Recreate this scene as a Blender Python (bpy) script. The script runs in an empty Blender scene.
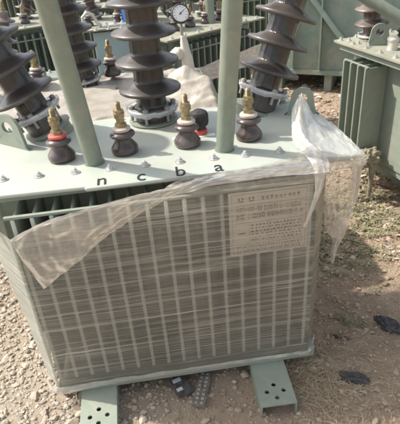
import bpy, bmesh, math, random
import numpy as np
from mathutils import Vector, Matrix, noise
random.seed(7); np.random.seed(7)
S = bpy.context.scene
C = S.collection
PI = math.pi; rad = math.radians

# ------------------------------------------------------------------ materials
def nodes_mat(name):
    m = bpy.data.materials.new(name); m.use_nodes = True
    nt = m.node_tree; nt.nodes.clear()
    return m, nt, nt.nodes, nt.links
def N(nt, t, **k):
    n = nt.nodes.new(t)
    for a, b in k.items():
        if a == 'i':
            for q, v in b.items(): n.inputs[q].default_value = v
        else: setattr(n, a, b)
    return n
def mapped(nt, scale, kind='Object'):
    tc = N(nt, 'ShaderNodeTexCoord'); mp = N(nt, 'ShaderNodeMapping', i={'Scale': scale})
    nt.links.new(tc.outputs[kind], mp.inputs['Vector']); return mp.outputs[0]
def noise_tex(nt, vec, scale, detail=5, rough=.55, dist=0):
    n = N(nt, 'ShaderNodeTexNoise', i={'Scale': scale, 'Detail': detail, 'Roughness': rough, 'Distortion': dist})
    nt.links.new(vec, n.inputs['Vector']); return n.outputs['Fac']
def ramp(nt, fac, stops):
    r = N(nt, 'ShaderNodeValToRGB'); e = r.color_ramp.elements
    while len(e) < len(stops): e.new(.5)
    for i, (p, c) in enumerate(stops):
        e[i].position = p; e[i].color = (c[0], c[1], c[2], 1) if isinstance(c, (tuple, list)) else (c, c, c, 1)
    nt.links.new(fac, r.inputs[0]); return r.outputs[0]
def mixc(nt, fac, a, b, mode='MIX'):
    m = N(nt, 'ShaderNodeMix', data_type='RGBA', blend_type=mode)
    for sock, v in ((0, fac), (6, a), (7, b)):
        if isinstance(v, (int, float)): m.inputs[sock].default_value = v
        elif isinstance(v, (tuple, list)): m.inputs[sock].default_value = (*v[:3], 1)
        else: nt.links.new(v, m.inputs[sock])
    return m.outputs[2]
def bump(nt, h, strength, dist=.01):
    b = N(nt, 'ShaderNodeBump', i={'Strength': strength, 'Distance': dist}); nt.links.new(h, b.inputs['Height']); return b.outputs[0]
def surf(name, col, rough=.5, metal=0, var=.15, vscale=6, dust=None, dust_amt=.35, bumps=.0, bscale=80, spec=.5, speckle=0, coat=0):
    m, nt, ns, ln = nodes_mat(name)
    v = mapped(nt, (1, 1, 1))
    n1 = noise_tex(nt, v, vscale, 6, .6)
    lo = tuple(c * (1 - var) for c in col); hi = tuple(min(1, c * (1 + var)) for c in col)
    c = ramp(nt, n1, [(.3, lo), (.7, hi)])
    if dust:
        n2 = noise_tex(nt, v, vscale * 2.7 + 3, 8, .7, .6)
        f = ramp(nt, n2, [(.42, 0.0), (.75, dust_amt)])
        c = mixc(nt, f, c, dust)
    if speckle:
        n3 = noise_tex(nt, v, 160, 3, .6)
        f = ramp(nt, n3, [(.62, 0.0), (.72, speckle)])
        c = mixc(nt, f, c, tuple(x * .45 for x in col))
    p = N(nt, 'ShaderNodeBsdfPrincipled', i={'Metallic': metal, 'Specular IOR Level': spec, 'Coat Weight': coat})
    ln.new(c, p.inputs['Base Color'])
    n4 = noise_tex(nt, v, vscale * 4, 5, .6)
    mr = N(nt, 'ShaderNodeMapRange', i={'To Min': max(.05, rough - .12), 'To Max': min(1, rough + .15)}); ln.new(n4, mr.inputs[0]); ln.new(mr.outputs[0], p.inputs['Roughness'])
    if bumps:
        ln.new(bump(nt, noise_tex(nt, v, bscale, 6, .6), bumps, .004), p.inputs['Normal'])
    o = N(nt, 'ShaderNodeOutputMaterial'); ln.new(p.outputs[0], o.inputs[0]); return m
def film(name, col, base, streak, dirs=(3, 3, 70), rough=.28, cloud=.25, gloss=1.0, bmp=.5, diag=0.0):
    """stretch film: part clear, part milky, with taut wrinkles"""
    m, nt, ns, ln = nodes_mat(name)
    v = mapped(nt, dirs); w = mapped(nt, (1, 1, 1)); v2 = mapped(nt, (dirs[0] * .55, dirs[1] * .55, dirs[2] * 2.2))
    s = ramp(nt, noise_tex(nt, v, 1.0, 7, .72, .3), [(.50, 0.0), (.60, .55), (.74, 1.0)])
    s2 = ramp(nt, noise_tex(nt, v2, 1.0, 2, .5), [(.585, 0.0), (.64, 1.0)])
    cl = noise_tex(nt, w, 4.5, 6, .6, .8)
    def M(op, a, b):
        x = N(nt, 'ShaderNodeMath', operation=op, use_clamp=(op == 'ADD'))
        for i, q in enumerate((a, b)):
            if isinstance(q, (int, float)): x.inputs[i].default_value = q
            else: ln.new(q, x.inputs[i])
        return x.outputs[0]
    f = M('ADD', M('MULTIPLY', s, streak), base)
    f = M('ADD', f, M('MULTIPLY', s2, streak * 1.1))
    f = M('ADD', f, M('MULTIPLY', M('SUBTRACT', cl, .42), cloud))
    if diag:
        for ang, sc in ((.16, 46), (-.10, 60), (.42, 26), (-.55, 22)):
            tc = N(nt, 'ShaderNodeTexCoord'); mp = N(nt, 'ShaderNodeMapping', i={'Rotation': (0, ang, 0), 'Scale': (1.0, 1.0, sc), 'Location': (sc, ang, 0)})
            ln.new(tc.outputs['Object'], mp.inputs['Vector'])
            f = M('ADD', f, M('MULTIPLY', ramp(nt, noise_tex(nt, mp.outputs[0], 1.0, 2, .5), [(.64, 0.0), (.675, 1.0), (.71, .2)]), diag * (1.0 if abs(ang) < .3 else .5)))
    cc = mixc(nt, ramp(nt, cl, [(.35, 0.0), (.7, 1.0)]), tuple(x * .86 for x in col), col)
    d = N(nt, 'ShaderNodeBsdfDiffuse'); ln.new(cc, d.inputs[0])
    tl = N(nt, 'ShaderNodeBsdfTranslucent'); ln.new(cc, tl.inputs[0])
    a = N(nt, 'ShaderNodeMixShader', i={0: .32}); ln.new(d.outputs[0], a.inputs[1]); ln.new(tl.outputs[0], a.inputs[2])
    tr = N(nt, 'ShaderNodeBsdfTransparent', i={'Color': (.98, .97, .95, 1)})
    b = N(nt, 'ShaderNodeMixShader'); ln.new(f, b.inputs[0]); ln.new(tr.outputs[0], b.inputs[1]); ln.new(a.outputs[0], b.inputs[2])
    g = N(nt, 'ShaderNodeBsdfGlossy', i={'Roughness': rough, 'Color': (1, 1, 1, 1)})
    fr = N(nt, 'ShaderNodeFresnel', i={'IOR': 1.38})
    nrm = bump(nt, noise_tex(nt, v, 1.0, 7, .7, .3), bmp, .01)
    for q in (d, tl, g): ln.new(nrm, q.inputs['Normal'])
    ln.new(nrm, fr.inputs['Normal'])
    e = N(nt, 'ShaderNodeMixShader'); ln.new(M('MULTIPLY', fr.outputs[0], gloss), e.inputs[0]); ln.new(b.outputs[0], e.inputs[1]); ln.new(g.outputs[0], e.inputs[2])
    o = N(nt, 'ShaderNodeOutputMaterial'); ln.new(e.outputs[0], o.inputs[0]); return m

DUST = (.46, .40, .31)
M = {}
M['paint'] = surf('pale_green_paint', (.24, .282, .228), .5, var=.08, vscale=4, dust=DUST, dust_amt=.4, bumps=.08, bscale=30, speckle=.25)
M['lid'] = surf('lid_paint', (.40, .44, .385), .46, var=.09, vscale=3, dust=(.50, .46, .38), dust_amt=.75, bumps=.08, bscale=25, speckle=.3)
M['post'] = surf('post_paint', (.195, .232, .182), .38, var=.08, vscale=5, dust=DUST, dust_amt=.3, speckle=.2)
M['teal'] = surf('teal_paint', (.21, .28, .235), .5, var=.12, vscale=2, dust=DUST, dust_amt=.6, speckle=.2)
M['bluegrey'] = surf('bluegrey_paint', (.44, .57, .575), .5, var=.08, vscale=3, dust=(.45, .5, .48), dust_amt=.3)
M['darkgreen'] = surf('dark_green_paint', (.20, .245, .205), .5, var=.15, vscale=4, dust=DUST, dust_amt=.5)
M['dustylid'] = surf('dusty_lid_paint', (.25, .26, .20), .85, var=.25, vscale=6, dust=(.36, .31, .23), dust_amt=.85, bumps=.2, bscale=60)
def glaze(name, col, dust, amt, rough=.2, bmp=0.0):
    m, nt, ns, ln = nodes_mat(name)
    w = mapped(nt, (1, 1, 1)); v = mapped(nt, (60, 60, 3))
    c = mixc(nt, ramp(nt, noise_tex(nt, w, 7, 4, .5), [(.35, 0.0), (.8, amt)]), col, dust)
    c = mixc(nt, ramp(nt, noise_tex(nt, w, 120, 4, .6), [(.6, 0.0), (.8, .25)]), c, dust)
    p = N(nt, 'ShaderNodeBsdfPrincipled', i={'Roughness': rough, 'Coat Weight': .25, 'Coat Roughness': .15}); ln.new(c, p.inputs['Base Color'])
    if bmp: ln.new(bump(nt, noise_tex(nt, v, 1.0, 3, .5), bmp, .012), p.inputs['Normal'])
    o = N(nt, 'ShaderNodeOutputMaterial'); ln.new(p.outputs[0], o.inputs[0]); return m
M['porcelain'] = glaze('brown_porcelain', (.040, .032, .028), (.23, .205, .18), .5, .42)
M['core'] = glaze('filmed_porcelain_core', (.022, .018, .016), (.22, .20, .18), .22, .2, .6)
M['porcelain_small'] = glaze('small_brown_porcelain', (.055, .036, .034), (.27, .23, .21), .42, .25)
M['porcelain_dusty'] = glaze('dusty_brown_porcelain', (.08, .055, .048), (.36, .31, .26), .75, .4)
M['brass'] = surf('brass', (.34, .27, .15), .5, metal=.6, var=.3, vscale=40, dust=(.30, .25, .17), dust_amt=.8)
M['steel'] = surf('galvanised_steel', (.62, .62, .60), .42, metal=.6, var=.2, vscale=30, dust=(.4, .36, .3), dust_amt=.5)
M['dullsteel'] = surf('dull_steel', (.36, .35, .32), .6, metal=.4, var=.3, vscale=40, dust=DUST, dust_amt=.6)
M['washer'] = surf('cream_washer', (.50, .43, .36), .7, var=.15, vscale=30)
M['red'] = surf('red_rubber', (.52, .07, .05), .6, var=.15, vscale=20, dust=(.6, .3, .25), dust_amt=.4)
M['black'] = surf('black_rubber', (.022, .023, .024), .55, var=.3, vscale=20, dust=(.2, .18, .15), dust_amt=.3)
M['ink'] = surf('black_ink', (.02, .02, .022), .6, var=.05)
M['plate'] = surf('rating_plate', (.74, .69, .59), .45, var=.06, vscale=12, dust=(.5, .45, .38), dust_amt=.3)
M['plateink'] = surf('rating_plate_ink', (.09, .075, .06), .6, var=.1)
M['sheet'] = surf('beige_sheet', (.34, .305, .25), .38, var=.2, vscale=5, dust=(.48, .45, .39), dust_amt=.5, bumps=.7, bscale=35)
M['white'] = surf('white_face', (.80, .80, .78), .4, var=.03)
M['whitepipe'] = surf('cream_plastic', (.62, .58, .50), .5, var=.08, vscale=20, dust=DUST, dust_amt=.4)
M['blue'] = surf('blue_drum_paint', (.03, .11, .36), .4, var=.15, vscale=5, dust=DUST, dust_amt=.15)
M['rag'] = surf('dark_rag', (.045, .045, .046), .85, var=.4, vscale=25, dust=(.22, .2, .18), dust_amt=.5, bumps=.5)
M['scrap'] = surf('grey_scrap', (.13, .115, .09), .7, var=.3, vscale=30, dust=(.35, .28, .22), dust_amt=.6)
M['paper'] = surf('pale_paper', (.55, .54, .5), .8, var=.1, vscale=30, dust=DUST, dust_amt=.4)
M['foam'] = surf('dusty_foam', (.24, .21, .145), .9, var=.4, vscale=30, dust=(.50, .45, .33), dust_amt=.6, bumps=.8, bscale=40)
M['twig'] = surf('twig_bark', (.10, .075, .055), .9, var=.3, vscale=30)
M['film'] = film('stretch_film', (.75, .69, .575), .20, .24, (1.4, 1.4, 100), gloss=1.2, rough=.2, diag=.34)
M['sidefilm'] = film('layered_stretch_film', (.66, .67, .58), .60, .25, (2.2, 2.2, 60), gloss=.7, diag=.2)
M['flap'] = film('milky_film_flap', (.74, .68, .58), .42, .15, (2.5, 2.5, 16), rough=.28, cloud=.45, gloss=.7, bmp=.3, diag=.2)
M['white_film'] = film('white_bunched_film', (.84, .79, .69), .55, .2, (4, 4, 3), rough=.4, cloud=.9, gloss=.3, bmp=.12)
M['sheer_film'] = film('sheer_corner_film', (.82, .79, .70), .36, .2, (4, 4, 3), rough=.35, cloud=.8, gloss=.4, bmp=.15, diag=.2)
M['clear_film'] = film('clear_hanging_film', (.82, .75, .65), .24, .2, (5, 5, 2.5), rough=.4, cloud=.5, gloss=.25, bmp=.12)
M['milk_film'] = film('milky_film_edge', (.83, .78, .70), .42, .2, (8, 8, 3), rough=.4, cloud=.6, gloss=.3, bmp=.15)
M['ringfilm'] = film('wrinkled_clear_film', (.85, .87, .90), .55, .5, (30, 30, 60), rough=.2, cloud=.4, gloss=.8)
M['lit_fin_edge'] = surf('fin_edge_painted_light', (.50, .55, .475), .5, var=.06, vscale=8, dust=(.5, .47, .4), dust_amt=.3)  # front edges lightened: film-contact scatter in the shade, put into the colour

def random_island(name, stops, rough=.9, var=.5, vs=60):
    m, nt, ns, ln = nodes_mat(name)
    g = N(nt, 'ShaderNodeNewGeometry')
    c = ramp(nt, g.outputs['Random Per Island'], stops)
    n = noise_tex(nt, mapped(nt, (1, 1, 1)), vs, 5, .6)
    c = mixc(nt, ramp(nt, n, [(.3, .0), (.75, var)]), c, (.35, .28, .21))
    p = N(nt, 'ShaderNodeBsdfPrincipled', i={'Roughness': rough, 'Specular IOR Level': .2}); ln.new(c, p.inputs['Base Color'])
    ln.new(bump(nt, n, .4, .004), p.inputs['Normal'])
    o = N(nt, 'ShaderNodeOutputMaterial'); ln.new(p.outputs[0], o.inputs[0]); return m
M['stone'] = random_island('gravel_stone', [(0, (.30, .255, .20)), (.3, (.42, .365, .295)), (.6, (.49, .435, .36)), (.85, (.37, .315, .25)), (1, (.56, .52, .45))])
M['redstone'] = random_island('earthy_stone', [(0, (.27, .195, .135)), (.4, (.38, .29, .21)), (.75, (.44, .35, .26)), (1, (.54, .47, .37))])
M['straw'] = random_island('dry_straw', [(0, (.32, .25, .15)), (.5, (.47, .38, .25)), (1, (.60, .52, .36))], var=.2)
M['leaf'] = random_island('weed_leaf', [(0, (.12, .13, .07)), (.35, (.20, .21, .12)), (.7, (.30, .29, .18)), (.9, (.42, .37, .22)), (1, (.46, .40, .14))], var=.5)
M['litter'] = random_island('ground_litter', [(0, (.22, .15, .10)), (.4, (.46, .36, .27)), (.7, (.62, .52, .42)), (.9, (.66, .42, .34)), (1, (.74, .70, .64))], var=.2)

def ground_mat():
    m, nt, ns, ln = nodes_mat('dirt_ground')
    v = mapped(nt, (1, 1, 1))
    big = noise_tex(nt, v, .9, 5, .6, .4); mid = noise_tex(nt, v, 9, 8, .65, .3); fine = noise_tex(nt, v, 90, 6, .7)
    a = ramp(nt, mid, [(.3, (.30, .215, .145)), (.5, (.41, .305, .21)), (.72, (.51, .405, .29))])
    b = ramp(nt, mid, [(.3, (.33, .28, .215)), (.55, (.44, .38, .30)), (.75, (.52, .46, .37))])
    # gravelly to the left of the transformer, earth to the right
    tc = N(nt, 'ShaderNodeTexCoord'); sx = N(nt, 'ShaderNodeSeparateXYZ'); ln.new(tc.outputs['Object'], sx.inputs[0])
    mr = N(nt, 'ShaderNodeMapRange', i={'From Min': -.35, 'From Max': .1, 'To Min': 1, 'To Max': 0}); ln.new(sx.outputs[0], mr.inputs[0])
    c = mixc(nt, mr.outputs[0], a, b)
    c = mixc(nt, ramp(nt, big, [(.45, 0.0), (.65, .6)]), c, (.44, .34, .25))
    c = mixc(nt, ramp(nt, fine, [(.4, 0.0), (.7, .55)]), c, (.25, .195, .145))
    p = N(nt, 'ShaderNodeBsdfPrincipled', i={'Roughness': .95, 'Specular IOR Level': .15}); ln.new(c, p.inputs['Base Color'])
    h = N(nt, 'ShaderNodeMath', operation='ADD'); ln.new(mid, h.inputs[0]); ln.new(fine, h.inputs[1])
    ln.new(bump(nt, h.outputs[0], .8, .012), p.inputs['Normal'])
    o = N(nt, 'ShaderNodeOutputMaterial'); ln.new(p.outputs[0], o.inputs[0]); return m
M['ground'] = ground_mat()

# ------------------------------------------------------------------ helpers
def link(name, me, mat, parent=None, loc=None, rot=None):
    o = bpy.data.objects.new(name, me); C.objects.link(o)
    if mat and not me.materials: me.materials.append(mat)
    if parent: o.parent = parent
    if loc is not None: o.location = loc
    if rot is not None: o.rotation_euler = rot
    return o
def tag(o, label, cat, group=None, kind=None):
    o['label'] = label; o['category'] = cat
    if group: o['group'] = group
    if kind: o['kind'] = kind
    return o
def empty(name, loc=(0, 0, 0), rz=0, label=None, cat=None, group=None):
    o = bpy.data.objects.new(name, None); C.objects.link(o); o.location = loc; o.rotation_euler = (0, 0, rz); o.empty_display_size = .1
    if label: tag(o, label, cat, group)
    return o
class G:
    """collects geometry, then becomes one mesh"""
    def __init__(s): s.v = []; s.f = []; s.sm = []
    def add(s, vs, fs, smooth=False):
        b = len(s.v); s.v += [tuple(q) for q in vs]; s.f += [tuple(i + b for i in f) for f in fs]; s.sm += [smooth] * len(fs); return s
    def box(s, x0, x1, y0, y1, z0, z1, M4=None, bev=.0):
        bm = bmesh.new(); bmesh.ops.create_cube(bm, size=1)
        for v in bm.verts:
            v.co = Vector(((x0 + x1) / 2 + v.co.x * (x1 - x0), (y0 + y1) / 2 + v.co.y * (y1 - y0), (z0 + z1) / 2 + v.co.z * (z1 - z0)))
        if bev: bmesh.ops.bevel(bm, geom=list(bm.edges), offset=bev, segments=2, affect='EDGES', profile=.5)
        if M4: bm.transform(M4)
        s.bm(bm); return s
    def bm(s, bm, smooth=False):
        bm.verts.index_update(); s.add([v.co[:] for v in bm.verts], [[v.index for v in f.verts] for f in bm.faces], smooth); bm.free()
    def lathe(s, prof, n=32, M4=None, flute=0, nf=0):
        vs = []; fs = []
        for (r, z) in prof:
            for k in range(n):
                a = 2 * PI * k / n; vs.append(Vector((r * math.cos(a), r * math.sin(a), z)))
        for i in range(len(prof) - 1):
            for k in range(n):
                k2 = (k + 1) % n; fs.append((i * n + k, i * n + k2, (i + 1) * n + k2, (i + 1) * n + k))
        fs.append(tuple(range(n - 1, -1, -1))); fs.append(tuple((len(prof) - 1) * n + k for k in range(n)))
        if M4: vs = [M4 @ v for v in vs]
        s.add(vs, fs, True); return s
    def tube(s, pts, r, n=12, caps=True):
        pts = [Vector(p) for p in pts]; rs = r if isinstance(r, (list, tuple)) else [r] * len(pts)
        vs = []; fs = []; up = Vector((0, 0, 1))
        prev = None
        for i, p in enumerate(pts):
            t = (pts[min(i + 1, len(pts) - 1)] - pts[max(i - 1, 0)]).normalized()
            if prev is None:
                a = t.orthogonal().normalized()
            else:
                a = (prev - t * prev.dot(t)).normalized()
            prev = a; b = t.cross(a)
            for k in range(n):
                q = 2 * PI * k / n; vs.append(p + (a * math.cos(q) + b * math.sin(q)) * rs[i])
        for i in range(len(pts) - 1):
            for k in range(n):
                k2 = (k + 1) % n; fs.append((i * n + k, i * n + k2, (i + 1) * n + k2, (i + 1) * n + k))
        if caps: fs.append(tuple(range(n - 1, -1, -1))); fs.append(tuple((len(pts) - 1) * n + k for k in range(n)))
        s.add(vs, fs, True); return s
    def mesh(s, name='m', mat=None, auto=35):
        me = bpy.data.meshes.new(name); me.from_pydata(s.v, [], s.f)
        me.polygons.foreach_set('use_smooth', s.sm)
        if mat: me.materials.append(mat)
        me.update()
        bm = bmesh.new(); bm.from_mesh(me); bmesh.ops.recalc_face_normals(bm, faces=bm.faces)
        ang = rad(auto)
        for e in bm.edges:
            if len(e.link_faces) == 2 and e.calc_face_angle(0) > ang: e.smooth = False
        bm.to_mesh(me); bm.free()
        return me
    def obj(s, name, mat, parent=None, loc=None, rot=None):
        return link(name, s.mesh(name, mat), mat, parent, loc, rot)
def grid_mesh(name, P, mat, closed=False, thick=0.0):
    """P[i][j] 3D points; smooth sheet, given a real thickness when asked"""
    n = len(P); m = len(P[0]); vs = [tuple(p) for row in P for p in row]
    fs = [(i * m + j, i * m + j + 1, (i + 1) * m + j + 1, (i + 1) * m + j) for i in range(n - 1) for j in range(m - 1)]
    me = bpy.data.meshes.new(name); me.from_pydata(vs, [], fs); me.polygons.foreach_set('use_smooth', [True] * len(fs)); me.materials.append(mat); me.update()
    return me
def hexprism(r, z0, z1): return [(r * math.cos(k * PI / 3), r * math.sin(k * PI / 3), z0) for k in range(6)] + [(r * math.cos(k * PI / 3), r * math.sin(k * PI / 3), z1) for k in range(6)]
HEXF = [(5, 4, 3, 2, 1, 0), (6, 7, 8, 9, 10, 11)] + [(k, (k + 1) % 6, 6 + (k + 1) % 6, 6 + k) for k in range(6)]

def nz(a, b, c=0): return noise.noise(Vector((a, b, c)))
# ------------------------------------------------------------------ terrain
def terrain(x, y):
    h = .012 * noise.noise(Vector((x * 2.3, y * 2.3, 0))) + .008 * noise.noise(Vector((x * 7, y * 7, 3))) + .006 * noise.noise(Vector((x * 19, y * 19, 3)))
    r = max(0, math.hypot(x, y) - 6); h += .15 * noise.noise(Vector((x * .15, y * .15, 9))) * min(1, r / 8)
    return h + .041
def gp(x, y): return (-.022 + (x + .022) * .971, -1.5545 + (y + 1.5545) * .971)
def make_ground():
    n = 330; us = np.linspace(-1, 1, n)
    k = 6.2; xs = .4 + 120 * np.sinh(k * us) / math.sinh(k); ys = .3 + 120 * np.sinh(k * us) / math.sinh(k)
    P = [[(x, y, terrain(x, y)) for y in ys] for x in xs]
    o = link('ground', grid_mesh('ground', P, M['ground']), None); o['kind'] = 'structure'
make_ground()

ICO = None
def ico():
    bm = bmesh.new(); bmesh.ops.create_icosphere(bm, subdivisions=1, radius=1); bm.verts.index_update()
    v = np.array([q.co[:] for q in bm.verts]); f = np.array([[q.index for q in g.verts] for g in bm.faces]); bm.free(); return v, f
IV, IF = ico()
def scatter_stones(name, pts, sizes, mat, label, cat, kind='stuff'):
    nv = len(IV); V = []; F = []
    for i, ((x, y), s) in enumerate(zip(pts, sizes)):
        q = IV * (1 + np.random.uniform(-.42, .38, (nv, 1)))
        q = q * np.array([np.random.uniform(.7, 1.35), np.random.uniform(.7, 1.2), np.random.uniform(.42, .8)])
        a, b = np.random.uniform(0, 2 * PI), np.random.uniform(-.5, .5)
        ca, sa, cb, sb = math.cos(a), math.sin(a), math.cos(b), math.sin(b)
        R = np.array([[ca, -sa, 0], [sa, ca, 0], [0, 0, 1]]) @ np.array([[1, 0, 0], [0, cb, -sb], [0, sb, cb]])
        q = (q * s) @ R.T + np.array([x, y, terrain(x, y) + s * np.random.uniform(.05, .4)])
        V.append(q); F.append(IF + i * nv)
    V = np.concatenate(V); F = np.concatenate(F)
    me = bpy.data.meshes.new(name); me.vertices.add(len(V)); me.vertices.foreach_set('co', V.ravel())
    me.loops.add(len(F) * 3); me.loops.foreach_set('vertex_index', F.ravel().astype(np.int32))
    me.polygons.add(len(F)); me.polygons.foreach_set('loop_start', np.arange(0, len(F) * 3, 3, dtype=np.int32)); me.update(calc_edges=True)
    me.polygons.foreach_set('use_smooth', np.zeros(len(F), dtype=bool)); me.materials.append(mat); o = link(name, me, None)
    if kind: tag(o, label, cat, kind=kind)
    return o
U = random.uniform
def expo(m, lo, hi): return min(hi, lo + random.expovariate(1 / m))
# pale gravel at the left and in front
pts = []; sz = []
for _ in range(46000):
    x = U(-1.9, -.1); y = U(-1.0, 2.2)
    if x > -.36 and y > -.1: continue
    if x > -.42 and random.random() < (x + .42) * 2.2: continue
    pts.append((x, y)); sz.append(expo(.0030, .0025, .016))
scatter_stones('gravel', pts, sz, M['stone'], 'pale pinkish grey gravel left of the wrapped transformer', 'gravel')
pts = []; sz = []
for _ in range(36000):
    x = U(-.35, 2.4); y = U(-1.0, 3.0)
    if y > 1.2 and random.random() < .5: continue
    if -.4 < x < .5 and y > -.1 and y < .25: continue
    pts.append((x, y)); sz.append(expo(.0030, .002, .016))
scatter_stones('pebbles', pts, sz, M['redstone'], 'small brown pebbles on the earth to the right', 'pebbles')
pts = [(U(-6, 6), U(2.6, 12)) for _ in range(3500)]
scatter_stones('far_rubble', pts, [expo(.01, .008, .05) for _ in pts], M['stone'], 'loose rubble on the yard behind the transformers', 'rubble')

def stuff_mesh(name, V, F, mat, label, cat):
    me = bpy.data.meshes.new(name); me.from_pydata(V, [], F); me.materials.append(mat); me.update()
    o = link(name, me, None); return tag(o, label, cat, kind='stuff')
def blades(name, n, region, mat, label, cat, L=(.03, .09), w=.0012, lift=.02):
    V = []; F = []
    for _ in range(n):
        x, y = region(); z = terrain(x, y) + U(.002, lift); a = U(0, 2 * PI); l = U(*L); c = U(-3, 3); px = []
        zz = U(-.3, .4)
        for k in range(5):
            t = k / 4; ang = a + c * t * .5
            px.append(Vector((x + math.cos(ang) * l * t, y + math.sin(ang) * l * t, z + math.sin(t * PI) * l * .12 + zz * l * t * .25)))
        b = len(V)
        for k, p in enumerate(px):
            d = Vector((-math.sin(a), math.cos(a), 0)) * w; V += [(p + d)[:], (p - d)[:], (p + Vector((0, 0, w * 1.4)))[:]]
        for k in range(4):
            for q in range(3): F.append((b + k * 3 + q, b + k * 3 + (q + 1) % 3, b + k * 3 + 3 + (q + 1) % 3, b + k * 3 + 3 + q))
    return stuff_mesh(name, V, F, mat, label, cat)
def gauss_region(cx, cy, sx, sy): return lambda: gp(random.gauss(cx, sx), random.gauss(cy, sy))
blades('dry_straw', 1000, lambda: gp(random.gauss(.50, .075), random.gauss(-.33, .11)) if random.random() < .6 else gp(U(.4, 1.1), U(-.6, .0)), M['straw'], 'tangle of dry straw beside the right skid foot', 'straw', L=(.02, .065), w=.0008, lift=.010)
blades('dry_grass_litter', 2600, lambda: (U(.45, 1.9), U(-.6, 1.8)), M['straw'], 'scattered dry grass blades on the brown earth', 'dry grass', L=(.015, .05), w=.0008)

def leaves(name, plants, mat, label, cat, size=(.007, .017), hgt=.06):
    V = []; F = []
    for (x, y, r, n) in plants:
        for _ in range(n):
            a = U(0, 2 * PI); q = r * math.sqrt(random.random()); lx, ly = x + math.cos(a) * q, y + math.sin(a) * q
            z = terrain(lx, ly) + .004 + hgt * random.random() * (1 - q / r * .6)
            s = U(*size); t = Vector((U(-1, 1), U(-1, 1), U(-.3, .7))).normalized(); nrm = Vector((U(-.6, .6), U(-.6, .6), 1)).normalized(); sd = t.cross(nrm).normalized() * s * .42
            p = Vector((lx, ly, z)); b = len(V)
            V += [p[:], (p + t * s * .5 + sd)[:], (p + t * s * 1.1)[:], (p + t * s * .5 - sd)[:], (p + t * s * .5 + nrm * s * .12)[:]]
            F += [(b, b + 1, b + 4), (b + 1, b + 2, b + 4), (b + 2, b + 3, b + 4), (b + 3, b, b + 4)]
    return stuff_mesh(name, V, F, mat, label, cat)
pl = []
for (cx, cy, k) in [(.95, .36, 8), (1.15, .30, 6), (.80, .42, 5), (.88, .60, 6), (1.05, .62, 12), (.93, .48, 6), (1.2, .55, 7), (1.0, .85, 6), (1.25, .8, 8), (1.1, .4, 5), (1.35, .6, 6), (.85, .7, 3)]:
    for _ in range(k): pl.append((*gp(random.gauss(cx, .11), random.gauss(cy, .11)), U(.02, .08), int(U(8, 34))))
def plants(name, spots, mat, label, cat):
    V = []; F = []
    def leaf(p, t, n_, s_):
        sd = t.cross(n_).normalized() * s_ * .28; b = len(V)
        V.extend([p[:], (p + t * s_ * .45 + sd + n_ * s_ * .08)[:], (p + t * s_ + n_ * -s_ * .1)[:], (p + t * s_ * .45 - sd + n_ * s_ * .08)[:], (p + t * s_ * .45)[:]])
        F.extend([(b, b + 1, b + 4), (b + 1, b + 2, b + 4), (b + 2, b + 3, b + 4), (b + 3, b, b + 4)])
    for (x, y, r, n) in spots:
        z0 = terrain(x, y)
        for _ in range(max(3, n // 5)):
            a = U(0, 2 * PI); d = Vector((math.cos(a), math.sin(a), 0)); L = r * U(.6, 1.5); h = L * U(.15, .9); p0 = Vector((x, y, z0)); pts = []
            for k in range(6):
                t = k / 5; pts.append(p0 + d * L * t + Vector((nz(x * 9 + k, a) * .006, nz(y * 9 + k, a) * .006, h * (t - .45 * t * t) + .002)))
            w_ = Vector((-d.y, d.x, 0)) * .0009; b = len(V)
            for p in pts: V.extend([(p + w_)[:], (p - w_)[:], (p + Vector((0, 0, .0012)))[:]])
            for k in range(5):
                for q in range(3): F.append((b + k * 3 + q, b + k * 3 + (q + 1) % 3, b + k * 3 + 3 + (q + 1) % 3, b + k * 3 + 3 + q))
            for k in range(1, 6):
                for sgn in (-1, 1):
                    if random.random() < .85:
                        t_ = (d * U(.3, .9) + Vector((-d.y, d.x, 0)) * sgn * U(.5, 1) + Vector((0, 0, U(-.1, .6)))).normalized()
                        leaf(pts[k], t_, Vector((U(-.3, .3), U(-.3, .3), 1)).normalized(), U(.008, .019) * (1.2 - k * .08))
    return stuff_mesh(name, V, F, mat, label, cat)
plants('weeds', pl + [(*gp(U(.75, 2.0), U(.3, 1.6)), U(.02, .06), int(U(10, 30))) for _ in range(150)] + [(*gp(U(1.0, 1.35), U(.55, 1.1)), U(.03, .07), int(U(15, 40))) for _ in range(45)], M['leaf'], 'low grey green weeds on the sunlit ground at right', 'weeds')
pl = [(*gp(.70 + .09 * t + random.gauss(0, .012), -.01 - .075 * t + random.gauss(0, .012)), .022, 30) for t in [k / 13 for k in range(14)]]
leaves('creeping_weed', pl, M['leaf'], 'thin strip of creeping green weed on shaded earth', 'weeds', (.004, .009), .02)
def litter(name, n, region, label, size):
    V = []; F = []
    for _ in range(n):
        x, y = region(); s = expo(size, .004, .035); a = U(0, PI * 2); z = terrain(x, y) + .004 + s * U(0, .4)
        b = len(V); k = 6; tilt = Vector((U(-.6, .6), U(-.6, .6)))
        V.append((x, y, z + s * .25))
        for q in range(k):
            an = a + q * 2 * PI / k; r = s * U(.5, 1.1); dx, dy = math.cos(an) * r, math.sin(an) * r * .7
            V.append((x + dx, y + dy, z + dx * tilt.x + dy * tilt.y + U(-.15, .15) * s))
        F += [(b, b + 1 + q, b + 1 + (q + 1) % k) for q in range(k)]
    return stuff_mesh(name, V, F, M['litter'], label, 'litter')
litter('ground_litter', 3600, lambda: (U(.75, 2.2), U(.25, 2.4)), 'dry leaves and paper scraps on the sunlit earth', .006)
litter('far_litter', 1500, lambda: (U(.9, 3.2), U(1.8, 3.6)), 'pale litter strewn before the large teal tank', .012)

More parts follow.
